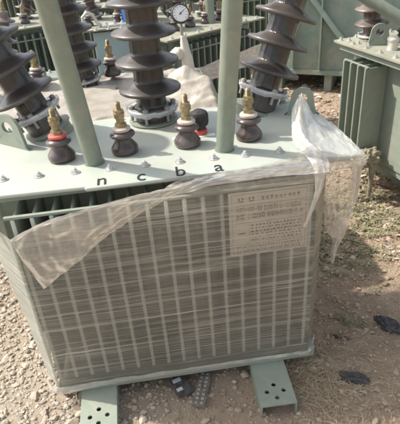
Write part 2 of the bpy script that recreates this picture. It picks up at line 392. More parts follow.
# ------------------------------------------------------------------ bushings
def hv_meshes(ns=6, dusty=False, R=.116, rc=.056, step=.100, z0=.118):
    """ribbed-core porcelain with umbrella sheds; origin at the lid"""
    pr = [(rc + .010, -.036), (rc + .012, .006), (rc + .014, .012), (rc + .012, .045), (rc + .002, .05)]
    def core(za, zb, n=3):
        out = []
        for k in range(n):
            t0 = za + (zb - za) * k / n; t1 = za + (zb - za) * (k + 1) / n
            out += [(rc, t0 + .001), (rc, t1 - .001)]
        return out
    z = .052
    for k in range(ns):
        zr = z0 + k * step
        pr += core(z, zr - .007, 3)
        pr += [(rc + .003, zr - .004), (R - .03, zr - .0055), (R - .006, zr - .0115), (R - .001, zr - .0095), (R, zr - .002), (R - .004, zr + .003),
               (R - .03, zr + .009), (rc + .018, zr + .018), (rc + .006, zr + .023), (rc + .001, zr + .030)]
        z = zr + .032
    pr += core(z, z + .05, 2) + [(rc - .01, z + .055), (.03, z + .062)]
    top = z + .062
    g = G(); n = 80
    # lathe with shallow vertical flutes on the core
    vs = []; fs = []
    for (r, zz) in pr:
        for k in range(n):
            a = 2 * PI * k / n; fl = 0
            vs.append(((r + fl) * math.cos(a), (r + fl) * math.sin(a), zz))
    for i in range(len(pr) - 1):
        for k in range(n):
            k2 = (k + 1) % n; fs.append((i * n + k, i * n + k2, (i + 1) * n + k2, (i + 1) * n + k))
    fs.append(tuple(range(n - 1, -1, -1))); fs.append(tuple((len(pr) - 1) * n + k for k in range(n)))
    g.add(vs, fs, True)
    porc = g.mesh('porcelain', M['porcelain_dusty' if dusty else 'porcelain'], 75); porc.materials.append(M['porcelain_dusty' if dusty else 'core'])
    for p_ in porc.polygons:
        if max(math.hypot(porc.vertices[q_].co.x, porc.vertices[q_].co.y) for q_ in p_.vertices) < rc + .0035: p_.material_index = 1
    g = G(); q = .030
    g.lathe([(rc + .016, q), (rc + .034, q), (rc + .037, q + .003), (rc + .037, q + .012), (rc + .034, q + .015), (rc + .017, q + .015), (rc + .016, q)], 48)
    ring = g.mesh('clamp_ring', M['steel'])
    g = G(); g.lathe([(.0055, 0), (.0055, q + .0155), (.0105, q + .0156), (.0105, q + .026), (.0055, q + .027), (.0055, .058), (.004, .059)], 10)
    studs = g.mesh('clamp_stud', M['dullsteel'])
    g = G(); g.lathe([(.028, top - .004), (.028, top + .02), (.011, top + .022), (.011, top + .09), (.008, top + .094)], 16)
    g.add([(a_, b_, c_) for a_, b_, c_ in hexprism(.02, top + .035, top + .052)], HEXF)
    term = g.mesh('terminal', M['brass'])
    return porc, ring, studs, term
HV = hv_meshes(); HVD = hv_meshes(dusty=True)
def place_hv(parent, loc, rot, sc=1, meshes=None, turret=None, simple=False):
    p, r, s, t = meshes or HV
    o = link('high_voltage_bushing', p, None, parent, loc, rot); o.scale = (sc,) * 3
    link('clamp_ring', r, None, o); link('terminal', t, None, o)
    if not simple:
        for k in range(6):
            a = 2 * PI * (k + .5) / 6; link('clamp_stud', s, None, o, (.082 * math.cos(a), .082 * math.sin(a), 0))
    return o
def lv_meshes():
    g = G()
    g.lathe([(.030, .0), (.043, .002), (.0455, .010), (.045, .020), (.040, .027), (.0335, .036), (.028, .045), (.027, .050), (.031, .055), (.040, .060),
             (.0425, .064), (.0405, .069), (.034, .074), (.026, .078), (.02, .079)], 36)
    porc = g.mesh('porcelain', M['porcelain_small'], 70)
    g = G(); g.lathe([(.027, .078), (.030, .080), (.030, .087), (.025, .091), (.016, .092)], 28); wash = g.mesh('washer', M['washer'])
    rw = wash.copy(); rw.materials.clear(); rw.materials.append(M['red'])
    g = G()
    g.add(hexprism(.019, .091, .104), HEXF); g.lathe([(.013, .104), (.013, .118), (.0145, .119), (.0145, .123)], 16)
    g.add([(x * math.cos(.4) - y * math.sin(.4), x * math.sin(.4) + y * math.cos(.4), z) for x, y, z in hexprism(.0185, .123, .136)], HEXF)
    g.lathe([(.0185, .136), (.0185, .139)], 16)
    g.add([(x * math.cos(.9) - y * math.sin(.9), x * math.sin(.9) + y * math.cos(.9), z) for x, y, z in hexprism(.017, .139, .149)], HEXF)
    pr = []
    for k in range(8): pr += [(.0098, .149 + k * .003), (.0085, .1505 + k * .003)]
    g.lathe(pr + [(.006, .176)], 14); term = g.mesh('terminal', M['brass'])
    return porc, wash, rw, term
LV = lv_meshes()
def place_lv(parent, loc, sc=1, red=False, rz=0, short=False, tilt=0):
    o = link('low_voltage_bushing', LV[0], None, parent, loc, (tilt, 0, rz)); o.scale = (sc,) * 3
    link('washer', LV[2 if red else 1], None, o); link('terminal', LV[3], None, o)
    return o
def bolt_mesh():
    g = G(); g.lathe([(.0, .0), (.0165, .0), (.0165, .0022), (.0, .0024)], 20); g.add(hexprism(.0105, .002, .0095), HEXF); g.lathe([(.0055, .0095), (.0055, .016), (.004, .017)], 10)
    return g.mesh('lid_bolt', M['steel'])
BOLT = bolt_mesh()
def lug_mesh(mat, th=.012, s=1.0):
    """plate ear with an eye"""
    n = 28; out = []; hole = []
    cz = .062 * s; R = .042 * s; r = .019 * s
    for k in range(n):
        a = 2 * PI * k / n - PI / 2
        x, z = math.cos(a), math.sin(a)
        if z > -.05: out.append((R * x, cz + R * z))
        else:
            t = (-z); out.append((math.copysign(R + .022 * s * t, x) if abs(x) > .15 else x * 3 * R, 0 if t > .5 else cz * (1 - t * 2)))
        hole.append((r * x, cz + r * z))
    g = G(); vs = [(x, -th / 2, z) for x, z in out] + [(x, -th / 2, z) for x, z in hole] + [(x, th / 2, z) for x, z in out] + [(x, th / 2, z) for x, z in hole]; fs = []
    for k in range(n):
        j = (k + 1) % n
        fs += [(k, j, n + j, n + k), (2 * n + k, 3 * n + k, 3 * n + j, 2 * n + j), (k, 2 * n + k, 2 * n + j, j), (n + k, n + j, 3 * n + j, 3 * n + k)]
    g.add(vs, fs); return g.mesh('lifting_lug', mat)

# ------------------------------------------------------------------ the wrapped transformer
T = empty('power_transformer', (0, 0, 0), 0, 'front pale green transformer wrapped in clear film, letters n c b a on its lid', 'transformer', 'oil filled transformers in the yard')
LZ = .90
g = G(); g.box(-.455, .455, -.118, .20, .16, LZ - .035); g.obj('tank', M['paint'], T)
g = G()   # lid with a small step in its front edge
x0, x1, yb = -.625, .622, .335
outl = [(x0, yb), (x0, -.226), (-.235, -.238), (-.230, -.250), (x1, -.243), (x1, yb)]
bm = bmesh.new(); vb = [bm.verts.new((x, y, LZ - .010)) for x, y in outl]; f = bm.faces.new(vb)
r = bmesh.ops.extrude_face_region(bm, geom=[f]); bmesh.ops.translate(bm, verts=[v for v in r['geom'] if isinstance(v, bmesh.types.BMVert)], vec=(0, 0, .010))
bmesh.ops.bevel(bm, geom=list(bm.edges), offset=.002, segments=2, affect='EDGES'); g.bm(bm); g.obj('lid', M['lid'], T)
g = G(); g.box(-.60, .60, -.205, -.19, LZ - .034, LZ - .0105); g.box(-.60, .60, .29, .305, LZ - .034, LZ - .0105); g.box(-.60, -.585, -.18, .28, LZ - .034, LZ - .0105); g.box(.585, .60, -.18, .28, LZ - .034, LZ - .0105)
g.obj('lid_flange', M['paint'], T)
def fin(ydepth, zt, zb, th=.011):
    """one hollow pressed cooling fin, rounded outer edge"""
    g = G(); g.box(-th / 2, th / 2, -ydepth, 0, zb, zt, bev=.0045)
    g.box(-th / 2 - .0008, th / 2 + .0008, -ydepth - .0015, -ydepth + .012, zb - .004, zt + .003, bev=.003)
    return g
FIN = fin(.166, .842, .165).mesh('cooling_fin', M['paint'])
FIN.materials.append(M['lit_fin_edge'])
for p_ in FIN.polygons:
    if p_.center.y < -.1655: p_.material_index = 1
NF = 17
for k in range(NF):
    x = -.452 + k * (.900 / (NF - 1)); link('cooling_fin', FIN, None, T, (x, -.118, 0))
SFIN = fin(.10, .80, .20).mesh('side_fin', M['paint'])
for k in range(5):
    y = -.06 + k * .06
    link('side_fin', SFIN, None, T, (.455, y, 0), (0, 0, PI / 2)); link('side_fin', SFIN, None, T, (-.455, y, 0), (0, 0, -PI / 2))
g = G(); g.box(-.475, .49, -.2845, -.2725, .846, .8535); g.obj('stiffener_bar', M['paint'], T)
g = G(); g.box(-.464, .492, -.2985, .24, .100, .146, bev=.003); g.obj('base_frame', M['paint'], T)
def skid():
    """inverted channel with four bolt holes through its top"""
    W = .128; L = .80; z1 = .100; th = .006
    n = 16; g = G()
    hx = [(0, .0), (-.026, .028), (.026, .028), (0, .056)]
    # end part of the top plate carries the four holes: cells with a hole each
    bm = bmesh.new()
    def cell(xa, xb, ya, yb_, c=None, r=.0085):
        if c is None:
            vs = [bm.verts.new((a, b, z1)) for a, b in ((xa, ya), (xb, ya), (xb, yb_), (xa, yb_))]; bm.faces.new(vs); return
        o = []; h = []
        for k in range(n):
            a = 2 * PI * k / n + PI / 4; dx, dy = math.cos(a), math.sin(a)
            t = min((xb - c[0]) / dx if dx > 1e-6 else ((xa - c[0]) / dx if dx < -1e-6 else 9), (yb_ - c[1]) / dy if dy > 1e-6 else ((ya - c[1]) / dy if dy < -1e-6 else 9))
            o.append(bm.verts.new((c[0] + dx * t, c[1] + dy * t, z1))); h.append(bm.verts.new((c[0] + dx * r, c[1] + dy * r, z1)))
        # corner points
        for k in range(n):
            j = (k + 1) % n; bm.faces.new((h[k], o[k], o[j], h[j]))
    Y0 = 0.0
    w = W / 2
    # rows in y: holes at .030, .058(two), .086
    cell(-w, w, 0, .016); cell(-w, -.014, .016, .044); cell(-.014, .014, .016, .044, (0, .030)); cell(.014, w, .016, .044)
    cell(-w, -.044, .044, .072); cell(-.044, -.016, .044, .072, (-.030, .058)); cell(-.016, .016, .044, .072); cell(.016, .044, .044, .072, (.030, .058)); cell(.044, w, .044, .072)
    cell(-w, -.014, .072, .100); cell(-.014, .014, .072, .100, (0, .086)); cell(.014, w, .072, .100)
    cell(-w, w, .100, L)
    bmesh.ops.remove_doubles(bm, verts=bm.verts, dist=1e-5)
    bmesh.ops.recalc_face_normals(bm, faces=bm.faces)
    r = bmesh.ops.extrude_face_region(bm, geom=list(bm.faces)); bmesh.ops.translate(bm, verts=[v for v in r['geom'] if isinstance(v, bmesh.types.BMVert)], vec=(0, 0, -th))
    g.bm(bm)
    g.box(-w, -w + th, 0, L, .03, z1 - th - .0005); g.box(w - th, w, 0, L, .03, z1 - th - .0005)
    return g.mesh('skid', M['paint'])
SK = skid()
link('skid', SK, None, T, (-.322, -.475, 0), (0, 0, rad(1))); link('skid', SK, None, T, (.303, -.487, 0), (0, 0, rad(-1.5)))
# posts on the lid
def post(base, top, r0):
    g = G(); b = Vector(base); t = Vector(top); pts = [b + (t - b) * k / 6 for k in range(7)]
    g.tube(pts, r0, 28); g.tube([b + Vector((0, 0, -.002)), b + (t - b).normalized() * .004], r0 + .004, 28)
    return g.obj('support_post', M['post'], T)
post((-.213, -.070, LZ), (-.262, -.215, LZ + .80), .0295)
post((.215, -.085, LZ), (.262, -.215, LZ + .80), .029)
# bushings
for x, y, tilt, sp, up in [(-.400, .262, -21, 0, .052), (-.001, .262, 0, 40, .014), (.406, .262, 20, 15, .042)]:
    g = G(); Rm = Matrix.Translation((x, y, LZ)) @ Matrix.Rotation(rad(tilt), 4, 'Y')
    if tilt: g.lathe([(.085, -.045), (.085, up - .042), (.094, up - .041), (.094, up - .034), (.0, up - .034)], 36, Rm)
    else: g.lathe([(.085, .0), (.085, .004), (.094, .0045), (.094, .009), (.0, .009)], 36, Rm)
    g.obj('turret', M['paint'], T)
    off = Rm @ Vector((0, 0, up))
    o = place_hv(T, off, (0, rad(tilt), rad(sp)))
    o.rotation_mode = 'XYZ'
    # wrinkled film left round the clamp ring
    P = []
    for i in range(5):
        row = []
        for k in range(97):
            a = 2 * PI * k / 96; rr = .098 + .002 * noise.noise(Vector((math.cos(a) * 4, math.sin(a) * 4, i * .9 + x * 9))) + (.002 if i in (2, 3, 4) else -.006)
            row.append((rr * math.cos(a), rr * math.sin(a), .026 + i * .0055 + .007 * noise.noise(Vector((math.cos(a) * 3, math.sin(a) * 3, x * 5)))))
        P.append(row)
    link('film_remnant', grid_mesh('film_remnant', P, M['ringfilm']), None, o)
for i, (x, y) in enumerate([(-.322, -.012), (-.112, -.012), (.100, -.014), (.313, -.016)]):
    place_lv(T, (x, y, LZ + .001), 1.0, red=(i == 0), rz=U(0, 6), tilt=rad(U(-2, 2)))
# bolts round the lid
bp = [(x, -.12 - .035 * (x + .5) / .9) for x in (-.495, -.384, -.271, -.162, -.051, .060, .168, .270, .382)]
bp += [(x, .31) for x in (-.56, -.27, -.13, .13, .27, .53)] + [(-.59, y) for y in (-.12, .0, .12)] + [(.585, y) for y in (-.02, .09)]
for x, y in bp: link('lid_bolt', BOLT, None, T, (x, y, LZ + .0005), (0, 0, U(0, 6)))
LUG = lug_mesh(M['paint'], .012, 1.0)
link('lifting_lug', LUG, None, T, (.552, .150, LZ + .0005), (0, 0, rad(-14)))
link('lifting_lug', LUG, None, T, (-.515, .155, LZ + .0005), (0, 0, rad(-40))).scale = (1.5, 1, 1.15)
# letters
for ch, x, y in (('n', -.184, -.236), ('c', -.066, -.239), ('b', .054, -.239), ('a', .172, -.239)):
    cu = bpy.data.curves.new('t', 'FONT'); cu.body = ch; cu.size = .062; cu.align_x = 'CENTER'; cu.extrude = .0004; cu.offset = .0002
    to = bpy.data.objects.new('t', cu); C.objects.link(to); bpy.context.view_layer.update()
    me = bpy.data.meshes.new_from_object(to.evaluated_get(bpy.context.evaluated_depsgraph_get())); bpy.data.objects.remove(to)
    me.materials.clear(); o = link('phase_letter', me, M['ink'], T, (x, y, LZ + .001), (0, 0, rad(U(-2, 2))))
    o['label'] = 'black letter %s painted on the lid' % ch; o.scale = (1.12, 1.5, 1)
# rating plate with its rows of small type (unreadable in the photograph: rows of strokes)
g = G(); g.box(.186, .441, -.290, -.2875, .612, .846, bev=.0008)
rp = g.obj('rating_plate', M['plate'], T)
g = G(); yy = -.2905
def bar(xa, xb, za, zb): g.box(xa, xb, yy, yy + .0006, za, zb)
for xa, xb, za, zb in [(.196, .432, .8375, .8385), (.196, .432, .620, .621), (.196, .1968, .620, .8385), (.4312, .432, .620, .8385), (.205, .425, .798, .7988), (.205, .425, .735, .7358), (.250, .425, .698, .6988), (.25, .2508, .66, .735), (.205, .425, .66, .6608), (.31, .3108, .66, .735), (.365, .3658, .66, .735)]: bar(xa, xb, za, zb)
for cx in (.225, .258): bar(cx - .008, cx + .008, .812, .815); bar(cx - .008, cx - .004, .815, .826); bar(cx + .003, cx + .008, .818, .826)
for k in range(9): bar(.29 + k * .014, .299 + k * .014 - U(0, .003), .813, .813 + U(.008, .012))
for row, (z, hh) in enumerate([(.792, .020), (.768, .020)]):
    x = .210
    while x < .418:
        w_ = U(.0016, .0035)
        if random.random() < .86: bar(x, x + w_, z - hh * U(.8, 1), z - hh * U(0, .15))
        if random.random() < .35: bar(x, min(x + w_ * 3, .42), z - hh * .5 - .001, z - hh * .5 + .001)
        x += w_ + U(.0016, .0038)
for row in range(6):
    z = .726 - row * .0112; x = .256
    while x < .42:
        w_ = U(.003, .009); bar(x, min(x + w_, .424), z - .0045, z); x += w_ + U(.003, .009)
for row in range(4):
    z = .654 - row * .0082; x = .208
    while x < .42:
        w_ = U(.002, .008); bar(x, min(x + w_, .424), z - .004, z); x += w_ + U(.0015, .006)
bar(.215, .238, .694, .699)
g.obj('plate_print', M['plateink'], rp)
# relief valve behind the third small bushing
g = G(); g.lathe([(.024, 0), (.026, .003), (.026, .016), (.022, .019)], 24); v = g.obj('relief_valve', M['red'], T, (.155, .075, LZ + .001))
g = G(); g.lathe([(.021, .0185), (.022, .028), (.030, .034), (.033, .045), (.033, .068), (.028, .080), (.016, .087), (.004, .088)], 24); g.box(-.006, .006, .02, .044, .03, .07, bev=.003); g.obj('valve_cap', M['black'], v)
g = G(); g.box(.055, .205, .040, .062, LZ + .0005, LZ + .002); g.obj('white_tape', M['white'], T)

# ------------------------------------------------------------------ stretch film round it
W = empty('plastic_wrap', (0, 0, .12), 0, 'torn clear plastic stretch film wound round the front transformer, bunched white at the lid corner', 'plastic film')
def wl(P): return [[(p[0], p[1], p[2] - .12) for p in r] for r in P]
def lerp(a, b, t): return a + (b - a) * t
def interp(x, pts):
    for (xa, ya), (xb, yb2) in zip(pts, pts[1:]):
        if x <= xb: return lerp(ya, yb2, max(0, (x - xa) / (xb - xa)))
    return pts[-1][1]
def section(u, z):
    """horizontal outline of the wrap at height z; u in 0..1 left-back to right-back"""
    k = (z - .12) / .70
    pts = [(-.58 - .03 * k, .27), (-.500 - .085 * k, -.245 + .10 * k), (-.466, -.3015), (.462, -.3015), (.505 + .018 * k, -.225 + .02 * k), (.525 + .05 * k, .27)]
    seg = [math.dist(a, b) for a, b in zip(pts, pts[1:])]; cum = [.0, .16, .24, .86, .90, 1.0]
    for i in range(5):
        if u <= cum[i + 1]:
            t = (u - cum[i]) / (cum[i + 1] - cum[i]); a, b = pts[i], pts[i + 1]
            nx, ny = (b[1] - a[1]), -(b[0] - a[0]); l = math.hypot(nx, ny)
            return a[0] + (b[0] - a[0]) * t, a[1] + (b[1] - a[1]) * t, nx / l, ny / l
def wrap_sheet(ua, ub, nu, nv, ztop, zbot, amp, seed, off=0.0):
    P = []
    for i in range(nv + 1):
        row = []
        for j in range(nu + 1):
            u = lerp(ua, ub, j / nu); zt = ztop(u); z = lerp(zbot(u), zt, i / nv)
            x, y, nx, ny = section(u, z)
            d = off + amp * (nz(u * 9 + seed, z * 55) + .7 * nz(u * 22, z * 120, seed)) + .0022 * nz(u * 30, z * 9, seed)
            tuck = max(0, .145 - z) * .5      # pulled in under the base frame
            row.append((x - nx * (-d) - nx * tuck * .6, y + ny * d - ny * tuck * .6, z))
        P.append(row)
    return P
zt_front = lambda u: interp(u, [(0, .80), (.16, .80), (.24, .79), (.34, .845), (.48, .878), (.62, .885), (.9, .885), (1, .86)]) + .006 * nz(u * 30, 5)
zb = lambda u: .116 + .006 * nz(u * 25, 1)
P = wrap_sheet(.236, .862, 210, 150, zt_front, zb, .0012, 3)
link('front_film', grid_mesh('front_film', wl(P), M['film']), None, W)
P = wrap_sheet(0, .245, 60, 110, zt_front, lambda u: .128 + .01 * nz(u * 40, 2), .0016, 8, .0015)
link('left_film', grid_mesh('left_film', wl(P), M['sidefilm']), None, W)
P = wrap_sheet(.858, 1.0, 50, 110, zt_front, lambda u: .13, .0016, 12, .0015)
link('right_film', grid_mesh('right_film', wl(P), M['film']), None, W)
def sheet(name, mat, rows, n, m, amp, fx, fy, seed, push=(0, -1, 0)):
    """smooth sheet through a coarse net of points, ruffled along push"""
    def cr(p, t):
        k = len(p) - 1; s = t * k; i = min(int(s), k - 1); f = s - i
        a, b, c, d = (Vector(p[max(i - 1, 0)]), Vector(p[i]), Vector(p[i + 1]), Vector(p[min(i + 2, k)]))
        return .5 * ((2 * b) + (c - a) * f + (2 * a - 5 * b + 4 * c - d) * f * f + (3 * b - a - 3 * c + d) * f ** 3)
    P = []
    for i in range(n + 1):
        col = [cr([r[q] for r in rows], i / n) for q in range(len(rows[0]))]
        row = []
        for j in range(m + 1):
            p = cr(col, j / m); d = amp * (nz(i / n * fy + seed, j / m * fx) + .5 * nz(i / n * fy * 2.6, j / m * fx * 2.6, seed))
            row.append(p + Vector(push) * d + Vector((nz(i * .3, seed), 0, nz(i * .3, j * .3, seed))) * amp * .3)
        P.append(row)
    return link(name, grid_mesh(name, wl(P), mat), None, W)
# milky flap that has slipped down over the front at the left
yo = -.309
sheet('milky_flap', M['flap'], [
    [(-.466, yo + .006, .792), (-.36, yo + .004, .838), (-.25, yo, .862), (-.10, yo, .888), (.02, yo + .006, .900), (.13, yo + .035, .909), (.28, yo + .050, .909), (.42, yo + .052, .910), (.50, yo + .05, .912)],
    [(-.455, yo - .004, .752), (-.36, yo - .006, .790), (-.255, yo - .008, .822), (-.12, yo - .006, .856), (.01, yo, .884), (.125, yo + .02, .902), (.28, yo + .035, .906), (.42, yo + .035, .905), (.50, yo + .03, .905)],
    [(-.440, yo - .006, .700), (-.36, yo - .010, .725), (-.27, yo - .010, .755), (-.15, yo - .008, .812), (-.01, yo - .002, .866), (.115, yo + .006, .892), (.28, yo + .010, .893), (.42, yo + .008, .890), (.492, yo + .006, .888)],
    [(-.412, yo - .004, .602), (-.345, yo - .006, .650), (-.275, yo - .008, .700), (-.165, yo - .006, .782), (-.02, yo - .002, .856), (.10, yo + .006, .884), (.27, yo + .012, .889), (.42, yo + .012, .888), (.486, yo + .01, .886)]], 50, 190, .007, 14, 3, 4)
sheet('gathered_hem', M['milk_film'], [
    [(-.515, -.235, .150), (-.472, -.306, .150), (-.30, -.308, .150), (-.05, -.307, .146), (.20, -.307, .146), (.40, -.307, .144), (.466, -.306, .146), (.510, -.235, .15)],
    [(-.515, -.240, .132), (-.476, -.312, .132), (-.30, -.311, .134), (-.05, -.310, .134), (.20, -.310, .135), (.40, -.310, .134), (.468, -.309, .134), (.512, -.237, .135)],
    [(-.508, -.236, .118), (-.474, -.310, .117), (-.30, -.307, .122), (-.05, -.306, .124), (.20, -.306, .126), (.40, -.306, .126), (.468, -.306, .124), (.508, -.236, .122)]], 14, 200, .004, 26, 2, 31)
sheet('folded_edge', M['milk_film'], [
    [(-.462, yo - .004, .798), (-.36, yo - .004, .842), (-.25, yo - .006, .866), (-.10, yo - .006, .892), (.02, yo, .903), (.13, yo + .03, .912)],
    [(-.464, yo - .010, .786), (-.36, yo - .010, .832), (-.25, yo - .010, .857), (-.10, yo - .010, .884), (.02, yo - .004, .897), (.13, yo + .022, .908)]], 6, 90, .003, 20, 2, 6)
# film pulled up over the lid's front edge at the right
sheet('lid_edge_film', M['film'], [
    [(.02, -.300, .878), (.16, -.302, .862), (.30, -.303, .858), (.42, -.303, .858), (.482, -.302, .862)],
    [(.00, -.296, .894), (.15, -.285, .890), (.30, -.282, .890), (.43, -.280, .892), (.52, -.28, .895)],
    [(.03, -.275, .899), (.17, -.266, .903), (.31, -.258, .906), (.43, -.250, .909), (.54, -.250, .912)],
    [(.06, -.262, .903), (.20, -.252, .903), (.33, -.235, .905), (.43, -.20, .907), (.50, -.14, .908)]], 30, 100, .004, 14, 4, 9, (0, -.6, .8))
# thin sheet over the right corner of the lid, gathered in a white ridge, and what hangs from it
sheet('corner_sheet', M['sheer_film'], [
    [(.470, .010, .975), (.498, .005, 1.028), (.520, .02, 1.000), (.560, .04, .935), (.600, .05, .908), (.628, .04, .903)],
    [(.450, -.060, .935), (.485, -.060, .955), (.525, -.05, .950), (.565, -.04, .922), (.603, -.03, .908), (.628, -.03, .903)],
    [(.445, -.13, .915), (.485, -.13, .925), (.53, -.13, .920), (.57, -.12, .912), (.605, -.11, .907), (.629, -.11, .903)],
    [(.455, -.20, .908), (.490, -.20, .914), (.53, -.20, .911), (.57, -.20, .909), (.605, -.20, .906), (.629, -.19, .903)],
    [(.470, -.248, .906), (.500, -.25, .908), (.54, -.25, .908), (.575, -.25, .907), (.605, -.25, .905), (.628, -.247, .901)],
    [(.475, -.262, .880), (.505, -.262, .872), (.545, -.260, .868), (.58, -.256, .868), (.612, -.254, .870), (.632, -.252, .868)]], 70, 70, .007, 5, 5, 5, (0, -.2, .9))
sheet('gathered_ridge', M['white_film'], [
    [(.488, .004, .99), (.498, .0, 1.035), (.510, .004, .99)],
    [(.452, -.050, .935), (.472, -.066, .972), (.500, -.050, .935)],
    [(.440, -.120, .912), (.462, -.135, .945), (.492, -.12, .915)],
    [(.448, -.19, .908), (.472, -.20, .930), (.498, -.19, .908)],
    [(.468, -.250, .906), (.486, -.262, .916), (.506, -.25, .906)],
    [(.474, -.268, .86), (.488, -.276, .865), (.504, -.268, .86)]], 60, 26, .010, 3, 6, 25, (.2, -.4, .7))
sheet('hanging_film', M['clear_film'], [
    [(.490, -.262, .893), (.515, -.262, .893), (.545, -.262, .893), (.58, -.258, .893), (.618, -.25, .895)],
    [(.496, -.268, .80), (.52, -.272, .80), (.548, -.262, .80), (.585, -.24, .80), (.622, -.215, .80)],
    [(.505, -.255, .71), (.525, -.262, .70), (.552, -.25, .69), (.59, -.225, .69), (.62, -.20, .69)],
    [(.512, -.25, .655), (.530, -.250, .62), (.548, -.24, .60), (.572, -.225, .58), (.598, -.21, .60)]], 60, 44, .014, 3.5, 2.5, 6)
sheet('milky_hanging_edge', M['milk_film'], [
    [(.580, -.262, .893), (.600, -.268, .893), (.614, -.262, .893), (.630, -.25, .891)],
    [(.600, -.235, .80), (.614, -.245, .80), (.626, -.230, .80), (.637, -.215, .80)],
    [(.598, -.215, .71), (.612, -.225, .71), (.625, -.215, .70), (.636, -.200, .69)],
    [(.572, -.215, .64), (.586, -.225, .64), (.598, -.22, .63), (.614, -.205, .62)],
    [(.556, -.22, .56), (.568, -.228, .56), (.580, -.222, .555), (.592, -.21, .55)],
    [(.556, -.225, .485), (.562, -.228, .474), (.568, -.224, .48), (.574, -.22, .495)]], 70, 26, .012, 2.5, 4, 2)
sheet('torn_strip', M['milk_film'], [
    [(.440, -.20, .912), (.460, -.21, .918), (.48, -.20, .912)],
    [(.446, -.285, .905), (.460, -.290, .908), (.480, -.285, .905)],
    [(.448, -.312, .84), (.458, -.318, .84), (.474, -.312, .845)],
    [(.436, -.314, .775), (.442, -.318, .775), (.452, -.314, .778)],
    [(.418, -.312, .712), (.423, -.316, .708), (.428, -.312, .714)]], 60, 12, .006, 2, 4, 11)

# ------------------------------------------------------------------ other transformers
FCACHE = {}
def yard_transformer(loc, rz, label, w=1.1, d=.56, H=.9, body='darkgreen', lid='dustylid', fins=14, fdepth=.11, sidefins=5, hv=3, lv=4, hvs=.75, lvs=.85, tilt=18, bolts=True, hvm=None, overhang=.03, wall=None, lugs=True, lvy=-.10, hvy=.14, zb=.16):
    t = empty('power_transformer', loc, rz, label, 'transformer', 'oil filled transformers in the yard')
    g = G(); g.box(-w / 2 + .09, w / 2 - .09, -d / 2 + .09, d / 2 - .09, zb, H - .03, bev=.004); g.obj('tank', M[wall or body], t)
    g = G(); g.box(-w / 2 - overhang, w / 2 + overhang, -d / 2 - overhang, d / 2 + overhang, H - .012, H, bev=.002); g.obj('lid', M[lid], t)
    g = G(); g.box(-w / 2 + .08, w / 2 - .08, -d / 2 + .06, d / 2 - .06, .08, zb - .001, bev=.003); g.obj('base_frame', M[body], t)
    for x in (-w * .28, w * .28):
        g = G(); g.box(x - .05, x + .05, -d / 2 - .05, d / 2 + .05, .0, .079, bev=.003); g.obj('skid', M[body], t)
    key = (body, H, fdepth)
    if key not in FCACHE: FCACHE[key] = fin(fdepth, H - .06, zb + .02).mesh('cooling_fin', M[body])
    for k in range(fins):
        x = -w / 2 + .12 + k * (w - .24) / max(1, fins - 1)
        link('cooling_fin', FCACHE[key], None, t, (x, -d / 2 + .09, 0))
    for k in range(sidefins):
        y = -d / 2 + .14 + k * (d - .28) / max(1, sidefins - 1)
        link('cooling_fin', FCACHE[key], None, t, (w / 2 - .09, y, 0), (0, 0, PI / 2)); link('cooling_fin', FCACHE[key], None, t, (-w / 2 + .09, y, 0), (0, 0, -PI / 2))
    if fins:
        g = G(); g.box(-w / 2 + .10, w / 2 - .10, -d / 2 + .08 - fdepth, -d / 2 + .092 - fdepth, H - .10, H - .092); g.obj('stiffener_bar', M[body], t)
    for k in range(hv):
        s = k - (hv - 1) / 2; place_hv(t, (s * w * .30, hvy, H), (0, rad(tilt * s), 0), hvs, hvm or HVD, simple=True)
    for k in range(lv):
        s = k - (lv - 1) / 2; place_lv(t, (s * w * .17, lvy, H), lvs)
    if bolts:
        for k in range(8):
            for yy_ in (-d / 2, d / 2): link('lid_bolt', BOLT, None, t, (-w / 2 + .03 + k * (w - .06) / 7, yy_, H), (0, 0, U(0, 6)))
    if lugs:
        lm = LUGS.setdefault(body, lug_mesh(M[body], .012, .9))
        link('lifting_lug', lm, None, t, (-w / 2 + .04, 0, H), (0, 0, PI / 2)); link('lifting_lug', lm, None, t, (w / 2 - .04, 0, H), (0, 0, PI / 2))
    return t
LUGS = {}

# T2: straight behind, under a beige sheet
T2 = yard_transformer((-.22, .84, 0), rad(3), 'transformer right behind the front one, its lid buried under a beige sheet', w=1.05, d=.84, H=.80, hv=0, lv=0, lugs=False, bolts=False, lid='paint', body='paint', fins=12)
P2 = T2.matrix_basis.inverted() if False else None
def place_world(fn, parent, loc, *a, **k):
    pl = Vector(loc) - Vector(parent.location); c, s = math.cos(-parent.rotation_euler.z), math.sin(-parent.rotation_euler.z)
    return fn(parent, (pl.x * c - pl.y * s, pl.x * s + pl.y * c, pl.z), *a, **k)
place_world(place_lv, T2, (-.182, 1.105, .868), 1.05); place_world(place_lv, T2, (-.565, 1.08, .865), 1.0); place_world(place_lv, T2, (-.03, 1.10, .865), 1.0)
place_world(place_hv, T2, (-.318, 1.03, .850), (rad(2), rad(-5), 0), .90, HV)
place_world(place_hv, T2, (-.80, .95, .815), (0, rad(-18), 0), .62, HV)
